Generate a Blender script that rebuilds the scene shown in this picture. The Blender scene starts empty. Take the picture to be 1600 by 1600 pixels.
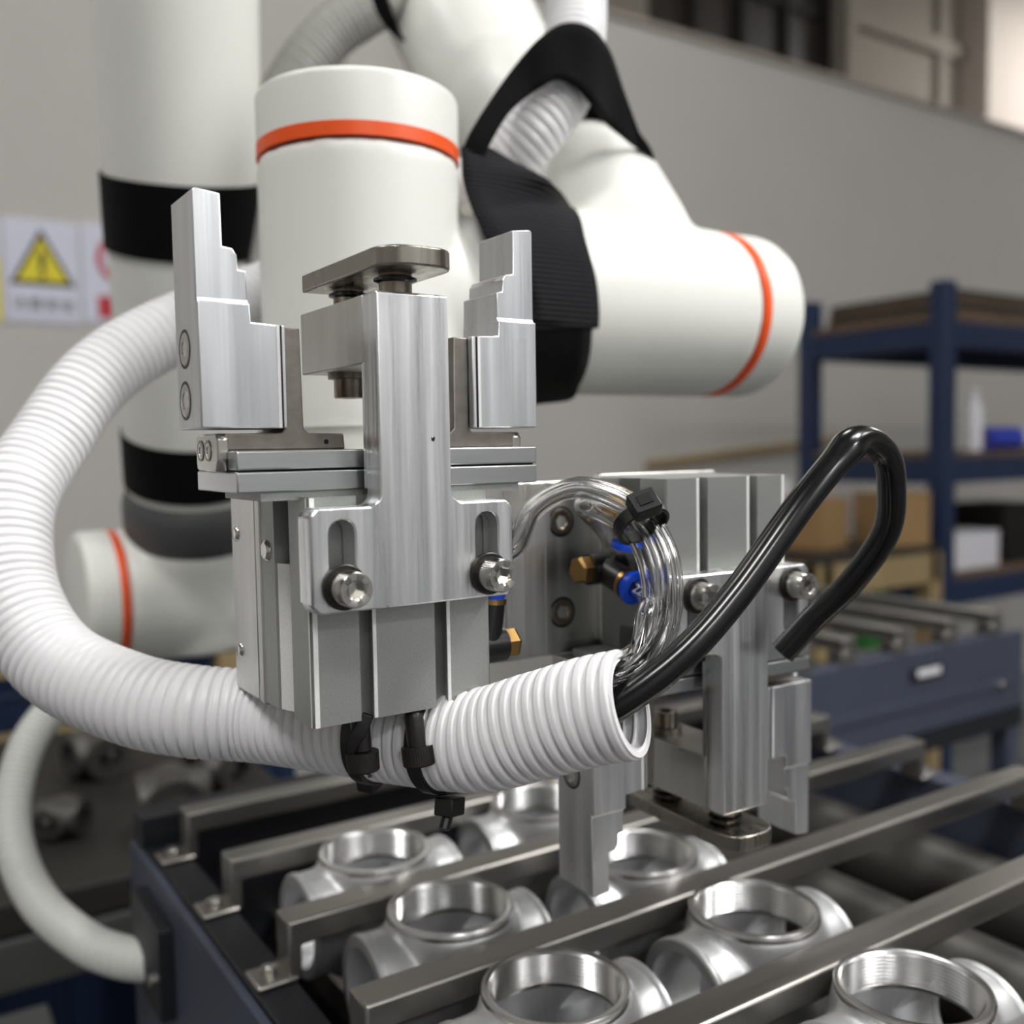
import bpy, bmesh, math, random
from mathutils import Vector, Matrix
random.seed(7)
scene = bpy.context.scene
col = scene.collection
S = 0.001          # all lengths below are in millimetres
Z0 = 1.0           # height of the gripper underside above the floor (m)
R = math.radians

# ------------------------------------------------------------------ camera
F_PX = 1556.0
yaw, pit, rol = R(33.23), R(-3.62), R(.94)
cy, sy = math.cos(yaw), math.sin(yaw)
G0 = Matrix(((cy, 0, sy), (-sy, 0, cy), (0, -1, 0)))
cp, sp = math.cos(pit), math.sin(pit); cr, sr = math.cos(rol), math.sin(rol)
Rp = Matrix(((1, 0, 0), (0, cp, sp), (0, -sp, cp))); Rr = Matrix(((cr, sr, 0), (-sr, cr, 0), (0, 0, 1)))
G = G0 @ (Rr @ Rp).transposed()
TR = Vector((-49.87, 54.55, 250.0))
CAM = -(G @ TR)                                   # camera position, mm
right, down, fwd = G.col[0].copy(), G.col[1].copy(), G.col[2].copy()
cam_d = bpy.data.cameras.new('camera'); cam = bpy.data.objects.new('camera', cam_d); col.objects.link(cam)
M = Matrix.Identity(4)
for i in range(3):
    M[i][0] = right[i]; M[i][1] = -down[i]; M[i][2] = -fwd[i]; M[i][3] = CAM[i] * S + (Z0 if i == 2 else 0)
cam.matrix_world = M
cam_d.sensor_width = 36; cam_d.lens = 36 * F_PX / 1600; cam_d.clip_start = .01; cam_d.clip_end = 60
cam_d.dof.use_dof = True; cam_d.dof.focus_distance = .268; cam_d.dof.aperture_fstop = 8.6
scene.camera = cam
# ------------------------------------------------------------------ world, lights, exposure
w = bpy.data.worlds.new('world'); scene.world = w; w.use_nodes = True
w.node_tree.nodes['Background'].inputs[0].default_value = (.75, .78, .8, 1)
w.node_tree.nodes['Background'].inputs[1].default_value = .25
vs = scene.view_settings
vs.view_transform = 'Standard'; vs.look = 'None'; vs.gamma = 1; vs.use_curve_mapping = False; vs.exposure = 0.15
def area(name, loc, target, sx, sy_, power, color=(1, .985, .965)):
    l = bpy.data.lights.new(name, 'AREA'); l.shape = 'RECTANGLE'; l.size = sx; l.size_y = sy_; l.energy = power; l.color = color
    o = bpy.data.objects.new(name, l); col.objects.link(o); o.location = loc
    o.rotation_euler = (Vector(target) - Vector(loc)).to_track_quat('-Z', 'Y').to_euler()
    return o
CEIL = 3.9
LAMPS = [(-1.5, -1.15), (1.3, -1.15), (-1.5, 1.1), (1.3, 1.1), (4.0, -1.15), (6.2, 2.0), (-1.0, -4.0), (2.2, -4.0)]  # last two are added fill, brightening the front wall and the metal
LAMP_W = [38, 14, 18, 12, 14, 44, 40, 58]
for (lx, ly), pw in zip(LAMPS, LAMP_W):
    area('ceiling_lamp_light', (lx, ly, CEIL - .16), (lx, ly, 0), .9, .5, pw)

# a work lamp hanging over the cell, up and to the right of the photographer
WL = Vector((600, -330, 715))
l = bpy.data.lights.new('work_lamp_light', 'AREA'); l.shape = 'DISK'; l.size = .16; l.energy = 4.6; l.color = (1, .985, .965)
o = bpy.data.objects.new('work_lamp_light', l); col.objects.link(o); o.location = (WL.x * S, WL.y * S, WL.z * S + Z0 - .012)
o.rotation_euler = (Vector((60, 60, 20)) - WL).to_track_quat('-Z', 'Y').to_euler()

# ------------------------------------------------------------------ helpers
def V(p): return Vector((p[0] * S, p[1] * S, p[2] * S + Z0))
def ray(px, py): return G @ Vector(((px - 800) / F_PX, (py - 800) / F_PX, 1))
def at(px, py, z): return CAM + ray(px, py) * z           # point (mm) seen at a spot of the picture, z mm away
def hx(h):
    h = h.lstrip('#'); c = [int(h[i:i + 2], 16) / 255 for i in (0, 2, 4)]
    return tuple((v / 12.92 if v <= .04045 else ((v + .055) / 1.055) ** 2.4) for v in c) + (1,)
MATS = {}
def mat(name, color, metal=0., rough=.5, var=0., vscale=40., stretch=(1, 1, 1), bump=0., bscale=200., rvar=0., spec=None, trans=0., emit=0., ior=None, sheen=0., coat=0., sss=0., bdist=.0005):
    m = bpy.data.materials.new(name); m.use_nodes = True; nt = m.node_tree; b = nt.nodes['Principled BSDF']
    c = hx(color) if isinstance(color, str) else tuple(color) + (1,)
    b.inputs['Base Color'].default_value = c; b.inputs['Metallic'].default_value = metal; b.inputs['Roughness'].default_value = rough
    if spec is not None: b.inputs['Specular IOR Level'].default_value = spec
    if trans: b.inputs['Transmission Weight'].default_value = trans
    if ior: b.inputs['IOR'].default_value = ior
    if sheen: b.inputs['Sheen Weight'].default_value = sheen; b.inputs['Sheen Roughness'].default_value = .5
    if coat: b.inputs['Coat Weight'].default_value = coat
    if sss: b.inputs['Subsurface Weight'].default_value = sss; b.inputs['Subsurface Radius'].default_value = (.003, .003, .003)
    if emit: b.inputs['Emission Color'].default_value = c; b.inputs['Emission Strength'].default_value = emit
    if var or bump or rvar:
        tc = nt.nodes.new('ShaderNodeTexCoord'); mp = nt.nodes.new('ShaderNodeMapping'); mp.inputs['Scale'].default_value = stretch
        nt.links.new(tc.outputs['Object'], mp.inputs['Vector'])
        n = nt.nodes.new('ShaderNodeTexNoise'); n.inputs['Scale'].default_value = vscale; n.inputs['Detail'].default_value = 4
        nt.links.new(mp.outputs['Vector'], n.inputs['Vector'])
        if var:
            mx = nt.nodes.new('ShaderNodeMix'); mx.data_type = 'RGBA'
            mx.inputs['A'].default_value = tuple(min(1, v * (1 - var)) for v in c[:3]) + (1,)
            mx.inputs['B'].default_value = tuple(min(1, v * (1 + var)) for v in c[:3]) + (1,)
            rp = nt.nodes.new('ShaderNodeMapRange'); rp.inputs[1].default_value = .3; rp.inputs[2].default_value = .7
            nt.links.new(n.outputs['Fac'], rp.inputs[0]); nt.links.new(rp.outputs[0], mx.inputs['Factor'])
            nt.links.new(mx.outputs['Result'], b.inputs['Base Color'])
        if rvar:
            mr = nt.nodes.new('ShaderNodeMapRange'); mr.inputs[1].default_value = .3; mr.inputs[2].default_value = .7
            mr.inputs[3].default_value = max(.02, rough - rvar); mr.inputs[4].default_value = min(1, rough + rvar)
            nt.links.new(n.outputs['Fac'], mr.inputs[0]); nt.links.new(mr.outputs[0], b.inputs['Roughness'])
        if bump:
            n2 = nt.nodes.new('ShaderNodeTexNoise'); n2.inputs['Scale'].default_value = bscale; n2.inputs['Detail'].default_value = 3
            nt.links.new(mp.outputs['Vector'], n2.inputs['Vector'])
            bp = nt.nodes.new('ShaderNodeBump'); bp.inputs['Strength'].default_value = bump; bp.inputs['Distance'].default_value = bdist
            nt.links.new(n2.outputs['Fac'], bp.inputs['Height']); nt.links.new(bp.outputs['Normal'], b.inputs['Normal'])
    MATS[name] = m
    return m
mat('milled_aluminium', '#e4e5e6', 1, .33, var=.2, vscale=260, stretch=(1, 1, .03), bump=.5, bscale=420, rvar=.12)
mat('finger_aluminium', '#dcdde0', 1, .34, var=.13, vscale=170, stretch=(1, 1, .03), bump=.35, bscale=260, rvar=.1)
mat('worn_aluminium', '#c9c8c4', 1, .42, var=.10, vscale=190, stretch=(1, 1, .08), bump=.15, bscale=300, rvar=.1)
mat('block_aluminium', '#cfcecb', 1, .36, var=.16, vscale=130, stretch=(1, 1, .02), bump=.1, bscale=250, rvar=.1)
mat('anodised_grey', '#a3a5a2', .75, .5, var=.05, vscale=1500, bump=.25, bscale=2600, bdist=.0002)
mat('lit_metal', '#f4f4f2', .3, .5, var=.06, vscale=1800, bump=.3, bscale=2600, bdist=.0002)  # grey metal coloured near white, imitating faces that catch the light
mat('ground_steel', '#c6c8c8', 1, .3, var=.025, vscale=900, stretch=(.05, 1, 1), rvar=.02)
mat('end_steel', '#c9c6c0', 1, .22, var=.03, vscale=200)
mat('jaw_steel', '#8d8780', 1, .42, var=.12, vscale=260, bump=.1, bscale=600)
mat('stop_steel', '#9a958d', 1, .3, var=.10, vscale=300, stretch=(1, .4, .1), rvar=.1)
mat('screw_steel', '#c2bfba', 1, .22, var=.05, vscale=400)
mat('screw_brown', '#8f8579', 1, .3, var=.1, vscale=400)
mat('black_oxide', '#3a3836', .8, .38, var=.15, vscale=500, bump=.1, bscale=700)
mat('deep_black', '#050505', 0, .8)
mat('brass', '#b08d57', 1, .3)
mat('fitting_black', '#151517', 0, .35)
mat('fitting_blue', '#1c50d8', 0, .3)
mat('robot_white', '#e9eae4', 0, .38, var=.015, vscale=14, bump=.02, bscale=60)
mat('ring_orange', '#f25a1e', 0, .35)
mat('collar_grey', '#4b4d4e', 0, .5)
mat('hose_white', '#efeef0', 0, .36)
mat('hose_grey', '#c9cac6', 0, .45)
mat('hose_shade', '#a8a7a2', 0, .5)  # the white hose again, with its shade put into the base colour
mat('rubber_black', '#0b0b0c', 0, .22, coat=.2)
mat('velcro', '#060607', 0, .95, spec=.15, sheen=.03, bump=.6, bscale=900, bdist=.001)
mat('tie_black', '#0d0d0e', 0, .4)
mat('clear_tube', '#ffffff', 0, .04, trans=1, ior=1.42)
mat('wall_paint', '#c0bdb8', 0, .85, var=.02, vscale=3)
mat('wall_cool', '#dddfe0', 0, .85, var=.02, vscale=3)
mat('wall_back', '#a79f94', 0, .9, var=.04, vscale=2)
mat('pillar_white', '#e2d7cd', 0, .8)
mat('window_dark', '#3a332f', 0, .5, var=.1, vscale=6)
mat('mullion', '#2c2724', 0, .6)
mat('floor_grey', '#5d5e60', 0, .6, var=.08, vscale=5)
mat('ceiling_grey', '#8d8d8a', 0, .9)
mat('lamp_white', '#ffffff', 0, .5, emit=4.)
mat('bar_steel', '#a5a29d', 1, .36, var=.06, vscale=90, stretch=(.1, 1, 1), rvar=.06)
mat('frame_blue', '#424757', .1, .42, var=.04, vscale=30)
mat('frame_black', '#14161c', 0, .5)
mat('roller_grey', '#5c5a57', .7, .45, var=.06, vscale=30)
mat('cast_aluminium', '#c9cacb', .75, .42, var=.04, vscale=60, bump=.12, bscale=500)
mat('machined_ring', '#d8d8d8', 1, .24)
mat('rack_blue', '#16294a', .1, .45, var=.05, vscale=8)
mat('board_brown', '#5f4d3d', 0, .8, var=.15, vscale=9)
mat('board_dark', '#2b2520', 0, .8, var=.2, vscale=9)
mat('cardboard', '#94764f', 0, .85, var=.05, vscale=12)
mat('wood_pale', '#9a8660', 0, .75, var=.1, vscale=14, stretch=(1, 1, .2))
mat('green_plastic', '#1f6a2a', 0, .5)
mat('white_plastic', '#dcdbe0', 0, .45)
mat('blue_film', '#2b3fb0', 0, .4)
mat('red_plastic', '#9c2f38', 0, .5)
mat('dark_iron', '#26221f', .6, .5, var=.25, vscale=25)
mat('bench_dark', '#262320', .2, .6, var=.2, vscale=10)
mat('bench_grey', '#4b4c4a', .1, .55, var=.06, vscale=8)
mat('sign_paper', '#d3d4e4', 0, .5)
mat('sign_yellow', '#e2d21e', 0, .5)
mat('sign_black', '#1d1d16', 0, .5)
mat('sign_red', '#b8202a', 0, .5)
# black ribbed elastic webbing
m = mat('webbing', '#0b0b0e', 0, .8, spec=.25); nt = m.node_tree
tc = nt.nodes.new('ShaderNodeTexCoord'); wv = nt.nodes.new('ShaderNodeTexWave'); wv.bands_direction = 'Z'; wv.inputs['Scale'].default_value = 150; wv.inputs['Distortion'].default_value = .3
bp = nt.nodes.new('ShaderNodeBump'); bp.inputs['Strength'].default_value = .9; bp.inputs['Distance'].default_value = .0012
mxw = nt.nodes.new('ShaderNodeMix'); mxw.data_type = 'RGBA'; mxw.inputs['A'].default_value = hx('#060608'); mxw.inputs['B'].default_value = hx('#26262b')
nt.links.new(wv.outputs['Fac'], mxw.inputs['Factor']); nt.links.new(mxw.outputs['Result'], nt.nodes['Principled BSDF'].inputs['Base Color'])
nt.links.new(tc.outputs['Object'], wv.inputs['Vector']); nt.links.new(wv.outputs['Fac'], bp.inputs['Height']); nt.links.new(bp.outputs['Normal'], nt.nodes['Principled BSDF'].inputs['Normal'])

class MB:
    """collects shapes in millimetres and links them as ONE mesh object"""
    def __init__(s): s.v = []; s.f = []
    def add(s, vs_, fs):
        n = len(s.v); s.v += [tuple(p) for p in vs_]; s.f += [tuple(i + n for i in f) for f in fs]; return s
    def box(s, x0, x1, y0, y1, z0, z1):
        return s.add([(x0, y0, z0), (x1, y0, z0), (x1, y1, z0), (x0, y1, z0), (x0, y0, z1), (x1, y0, z1), (x1, y1, z1), (x0, y1, z1)],
                     [(0, 3, 2, 1), (4, 5, 6, 7), (0, 1, 5, 4), (1, 2, 6, 5), (2, 3, 7, 6), (3, 0, 4, 7)])
    def prism(s, poly, axis, a0, a1, holes=()):
        """2D polygon (in the two other axes, cyclic order) extruded along axis"""
        def P(u, v, a): return ((a, u, v), (u, a, v), (u, v, a))[axis]
        bm = bmesh.new()
        loops = [list(poly)] + [list(h) for h in holes]
        rings = []
        for a in (a0, a1):
            es = []; rr = []
            for lp in loops:
                vs_ = [bm.verts.new(P(u, v, a)) for u, v in lp]; rr.append(vs_)
                es += [bm.edges.new((vs_[i], vs_[(i + 1) % len(vs_)])) for i in range(len(vs_))]
            if holes: bmesh.ops.triangle_fill(bm, use_beauty=True, edges=es)
            else: bm.faces.new(rr[0])
            rings.append(rr)
        for l0, l1 in zip(*rings):
            for i in range(len(l0)):
                j = (i + 1) % len(l0); bm.faces.new((l0[i], l0[j], l1[j], l1[i]))
        bmesh.ops.recalc_face_normals(bm, faces=bm.faces)
        bm.verts.index_update()
        s.add([v.co[:] for v in bm.verts], [[v.index for v in f.verts] for f in bm.faces]); bm.free(); return s
    def lathe(s, prof, origin=(0, 0, 0), axis=(0, 0, 1), seg=40, close=False):
        """profile of (radius, height) along an axis; ends with radius 0 become points"""
        ax = Vector(axis).normalized(); u = ax.orthogonal().normalized(); w_ = ax.cross(u); o = Vector(origin)
        rings = []; vs_ = []; fs = []
        for r, h in prof:
            c = o + ax * h
            if r < 1e-6: rings.append([len(vs_)]); vs_.append(c)
            else:
                rings.append(list(range(len(vs_), len(vs_) + seg)))
                vs_ += [c + (u * math.cos(2 * math.pi * k / seg) + w_ * math.sin(2 * math.pi * k / seg)) * r for k in range(seg)]
        pairs = list(zip(rings, rings[1:])) + ([(rings[-1], rings[0])] if close else [])
        for a, b in pairs:
            for k in range(seg):
                k2 = (k + 1) % seg
                if len(a) == 1 and len(b) == 1: continue
                if len(a) == 1: fs.append((a[0], b[k], b[k2]))
                elif len(b) == 1: fs.append((a[k], a[k2], b[0]))
                else: fs.append((a[k], a[k2], b[k2], b[k]))
        return s.add(vs_, [tuple(reversed(f)) for f in fs])
    def cyl(s, p0, p1, r0, r1=None, seg=32):
        p0, p1 = Vector(p0), Vector(p1); h = (p1 - p0).length; r1 = r0 if r1 is None else r1
        return s.lathe([(0, 0), (r0, 0), (r1, h), (0, h)], p0, p1 - p0, seg)
    def hexsocket(s, p, ax, R_, r_, depth, hgt, seg=36, kn=False):
        """a socket-cap screw head with a real hexagon recess: from p along ax"""
        ax = Vector(ax).normalized(); u = ax.orthogonal().normalized(); w_ = ax.cross(u); p = Vector(p)
        def ring(rad, h, n6=False):
            out = []
            for k in range(seg):
                a = 2 * math.pi * k / seg; rr = rad
                if h < hgt * .93 and kn and not n6: rr = rad * (1 + (.022 if k % 2 else 0))
                if n6: aa = (a % (math.pi / 3)) - math.pi / 6; rr = rad * math.cos(math.pi / 6) / math.cos(aa)
                out.append(p + ax * h + (u * math.cos(a) + w_ * math.sin(a)) * rr)
            return out
        rs = [ring(R_, 0), ring(R_, hgt * .92), ring(R_ * .95, hgt), ring(r_ * 1.12, hgt), ring(r_, hgt - .3, True), ring(r_, hgt - depth, True)]
        vs_ = [q for r in rs for q in r]; fs = []
        for i in range(len(rs) - 1):
            for k in range(seg):
                k2 = (k + 1) % seg; fs.append((i * seg + k, i * seg + k2, (i + 1) * seg + k2, (i + 1) * seg + k))
        n = len(vs_); vs_ += [p + ax * (hgt - depth), p]
        for k in range(seg):
            k2 = (k + 1) % seg; fs.append((5 * seg + k, 5 * seg + k2, n)); fs.append((k2, k, n + 1))
        return s.add(vs_, fs)
    def sweep(s, pts, rad, seg=24, caps=True, closed=False, flat=None):
        """tube along points; rad = number or function of (arc length, total)"""
        pts = [Vector(p) for p in pts]; n = len(pts); L = [0.]
        for i in range(1, n): L.append(L[-1] + (pts[i] - pts[i - 1]).length)
        T = []
        for i in range(n):
            a = pts[(i - 1) % n] if (closed or i > 0) else pts[i]; b = pts[(i + 1) % n] if (closed or i < n - 1) else pts[i]
            T.append((b - a).normalized())
        u = T[0].orthogonal().normalized(); vs_ = []
        for i in range(n):
            u = (u - T[i] * u.dot(T[i])).normalized(); w_ = T[i].cross(u)
            r = rad(L[i], L[-1]) if callable(rad) else rad
            for k in range(seg):
                a = 2 * math.pi * k / seg; vs_.append(pts[i] + (u * math.cos(a) + w_ * math.sin(a)) * r)
        fs = []
        for i in range(n if closed else n - 1):
            i2 = (i + 1) % n
            for k in range(seg):
                k2 = (k + 1) % seg; fs.append((i * seg + k, i * seg + k2, i2 * seg + k2, i2 * seg + k))
        if caps and not closed:
            fs.append(tuple(range(seg - 1, -1, -1))); fs.append(tuple((n - 1) * seg + k for k in range(seg)))
        return s.add(vs_, fs)
    def mesh(s, name, base=(0, 0, 0)):
        me = bpy.data.meshes.new(name)
        me.from_pydata([((p[0] - base[0]) * S, (p[1] - base[1]) * S, (p[2] - base[2]) * S) for p in s.v], [], s.f)
        bm = bmesh.new(); bm.from_mesh(me); bmesh.ops.recalc_face_normals(bm, faces=bm.faces); bm.to_mesh(me); bm.free()
        return me
    def build(s, name, m, parent=None, base=None, bevel=0, seg=2, smooth=True, angle=32):
        """base: where (mm) the vertices are measured from; parts use the base of their thing"""
        if base is None: base = parent['_b'] if parent is not None and '_b' in parent else (0, 0, 0)
        me = s.mesh(name, base); me.materials.append(MATS[m])
        if smooth:
            me.polygons.foreach_set('use_smooth', [True] * len(me.polygons)); me.set_sharp_from_angle(angle=R(angle))
        o = bpy.data.objects.new(name, me); col.objects.link(o)
        if parent is not None: o.parent = parent
        else: o.location = V(base)
        o['_b'] = tuple(float(c) for c in base)
        if bevel:
            b = o.modifiers.new('bevel', 'BEVEL'); b.width = bevel * S; b.segments = seg; b.limit_method = 'ANGLE'; b.angle_limit = R(30)
        return o
def tag(o, label=None, cat=None, group=None, kind=None):
    if label: o['label'] = label
    if cat: o['category'] = cat
    if group: o['group'] = group
    if kind: o['kind'] = kind
    return o
def thing(name, base, label, cat, group=None):
    o = bpy.data.objects.new(name, None); o.empty_display_size = .02; col.objects.link(o); o.location = V(base)
    o['_b'] = tuple(float(c) for c in base); return tag(o, label, cat, group)
def copy_tree(o, parent=None):
    c = o.copy(); col.objects.link(c)
    if parent is not None: c.parent = parent
    for ch in list(o.children): copy_tree(ch, c)
    return c
def spline(pts, step=1.0):
    """centripetal-ish Catmull-Rom through the points, resampled at even arc length"""
    P = [Vector(p) for p in pts]; P = [P[0] * 2 - P[1]] + P + [P[-1] * 2 - P[-2]]; out = []
    for i in range(1, len(P) - 2):
        a, b, c, d = P[i - 1:i + 3]
        for k in range(40):
            t = k / 40; out.append(.5 * ((2 * b) + (c - a) * t + (2 * a - 5 * b + 4 * c - d) * t * t + (3 * b - a - 3 * c + d) * t ** 3))
    out.append(P[-2]); res = [out[0]]; acc = 0.
    for a, b in zip(out, out[1:]):
        d = (b - a).length; 
        while acc + d >= step and d > 1e-9:
            t = (step - acc) / d; a = a + (b - a) * t; res.append(a.copy()); d = (b - a).length; acc = 0.
        acc += d
    return res
def rrect(x0, x1, z0, z1, r, n=5, corners=(1, 1, 1, 1)):
    out = []
    for (cx, cz, a0), on in zip(((x1 - r, z1 - r, 0), (x0 + r, z1 - r, 90), (x0 + r, z0 + r, 180), (x1 - r, z0 + r, 270)), corners):
        if on: out += [(cx + r * math.cos(R(a0 + 90 * k / n)), cz + r * math.sin(R(a0 + 90 * k / n))) for k in range(n + 1)]
        else: out.append((cx + (r if a0 in (0, 270) else -r), cz + (r if a0 in (0, 90) else -r)))
    return out
def slot(cx, z0, z1, r, n=8):
    return [(cx + r * math.cos(R(180 * k / n)), z1 - r + r * math.sin(R(180 * k / n))) for k in range(n + 1)] + \
           [(cx + r * math.cos(R(180 + 180 * k / n)), z0 + r + r * math.sin(R(180 + 180 * k / n))) for k in range(n + 1)]
def blended(mb, voxel, iters, base=(0, 0, 0), cut=None):
    """fuses the overlapping shapes of mb into one smooth casting and bores it out"""
    me = mb.mesh('casting', base); o = bpy.data.objects.new('casting', me); col.objects.link(o)
    r = o.modifiers.new('r', 'REMESH'); r.mode = 'VOXEL'; r.voxel_size = voxel * S
    s_ = o.modifiers.new('s', 'SMOOTH'); s_.factor = .5; s_.iterations = iters
    co = None
    if cut:
        co = bpy.data.objects.new('cut', cut.mesh('cut', base)); col.objects.link(co)
        b = o.modifiers.new('b', 'BOOLEAN'); b.operation = 'DIFFERENCE'; b.object = co; b.solver = 'EXACT'; b.use_self = True
    dg = bpy.context.evaluated_depsgraph_get(); out = bpy.data.meshes.new_from_object(o.evaluated_get(dg))
    bpy.data.objects.remove(o)
    if co: bpy.data.objects.remove(co)
    out.materials.clear()
    out.polygons.foreach_set('use_smooth', [True] * len(out.polygons)); out.set_sharp_from_angle(angle=R(40))
    return out
def mesh_obj(name, me, m, parent=None, base=(0, 0, 0)):
    me.name = name; me.materials.append(MATS[m]); o = bpy.data.objects.new(name, me); col.objects.link(o); o['_b'] = tuple(base)
    if parent is not None: o.parent = parent
    else: o.location = V(base)
    return o
def text_mesh(body, size, m, parent, loc, rot, name):
    cu = bpy.data.curves.new(name, 'FONT'); cu.body = body; cu.size = size; cu.align_x = 'CENTER'; cu.align_y = 'CENTER'; cu.extrude = .0002
    o = bpy.data.objects.new(name, cu); col.objects.link(o); dg = bpy.context.evaluated_depsgraph_get()
    me = bpy.data.meshes.new_from_object(o.evaluated_get(dg)); bpy.data.objects.remove(o)
    me.materials.clear(); me.materials.append(MATS[m]); t = bpy.data.objects.new(name, me); col.objects.link(t)
    t.parent = parent; t.location = loc; t.rotation_euler = rot; return t

# ================================================================== the room
FL = -Z0 * 1000
def struct(name, mb, m, parent=None, bevel=0):
    o = mb.build(name, m, parent, (0, 0, 0) if parent is None else None, bevel=bevel)
    if parent is None: o['kind'] = 'structure'
    return o
X0, X1, Y0, Y1 = -4200, 7600, -4600, 3250
struct('floor', MB().box(X0, X1, Y0, Y1 + 150, FL - 60, FL), 'floor_grey')
struct('ceiling', MB().box(X0, X1, Y0, Y1 + 150, CEIL * 1000 + FL, CEIL * 1000 + FL + 80), 'ceiling_grey')
struct('wall_left', MB().box(X0 - 120, X0, Y0, Y1 + 150, FL, CEIL * 1000 + FL), 'wall_paint')
struct('wall_right', MB().box(X1, X1 + 120, Y0, Y1 + 150, FL, CEIL * 1000 + FL), 'wall_paint')
struct('wall_front', MB().box(X0, X1, Y0 - 120, Y0, FL, CEIL * 1000 + FL), 'wall_cool')
# back: a head-high partition, the hall wall with its window behind it
struct('wall_partition', MB().box(X0, X1, 2300, 2420, FL, 1432), 'wall_paint')
struct('trim_1', MB().box(X0, X1, 2288, 2430, 1432, 1452), 'wall_back', bevel=3)
struct('trim_2', MB().box(1040, 1165, 2262, 2300, FL, 1432), 'wall_paint', bevel=4)
struct('wall_back', MB().prism([(X0, FL), (X1, FL), (X1, CEIL * 1000 + FL), (X0, CEIL * 1000 + FL)], 1, 3250, 3400,
       holes=[[(2960, 1600), (4250, 1600), (4250, 2600), (2960, 2600)]]), 'wall_back')
win = struct('window_1', MB().box(2960, 4250, 3330, 3345, 1600, 2600), 'window_dark')
for xa in (2960, 3280, 3600, 3920, 4225): MB().box(xa, xa + 28, 3290, 3330, 1600, 2600).build('window_mullion', 'mullion', win)
for za in (1600, 1930, 2270, 2572): MB().box(2960, 4250, 3300, 3328, za, za + 28).build('window_rail', 'mullion', win)
struct('trim_3', MB().box(4330, 5500, 3210, 3250, 2240, 2330), 'wall_back', bevel=4)
struct('trim_4', MB().box(4270, 4350, 3200, 3250, FL, CEIL * 1000 + FL), 'wall_back', bevel=4)
struct('trim_5', MB().box(5080, 5160, 3215, 3250, FL, CEIL * 1000 + FL), 'wall_back', bevel=4)
struct('wall_pier', MB().box(5330, 7600, 3080, 3250, FL, CEIL * 1000 + FL), 'pillar_white')
for i, (lx, ly) in enumerate(LAMPS):
    p = (lx * 1000, ly * 1000, CEIL * 1000 + FL)
    t = thing('ceiling_lamp', p, 'white ceiling panel lamp ' + ['above and left of the photographer', 'above the far gripper side of the tray', 'over the left end of the partition', 'over the middle of the partition', 'over the second conveyor', 'in front of the white pier', 'added as fill behind the photographer, left one', 'added as fill behind the photographer, right one'][i], 'lamp', 'ceiling panel lamps')
    MB().box(p[0] - 480, p[0] + 480, p[1] - 280, p[1] + 280, p[2] - 60, p[2]).build('housing', 'ceiling_grey', t, bevel=4)
    MB().box(p[0] - 450, p[0] + 450, p[1] - 250, p[1] + 250, p[2] - 66, p[2] - 60).build('diffuser', 'lamp_white', t)

WD = (Vector((60, 60, 20)) - WL).normalized()
t = thing('work_lamp', tuple(WL), 'round work lamp hanging on a rod, outside the picture', 'lamp')
MB().lathe([(95, -4), (98, -4), (90, -60), (40, -95), (0, -100), (0, -96), (38, -91), (86, -58)], WL, WD, 48, True).build('lamp_shade', 'collar_grey', t)
MB().cyl(WL - WD * 98, (WL.x - 40, WL.y - 40, CEIL * 1000 + FL), 8).build('rod', 'collar_grey', t)

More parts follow.
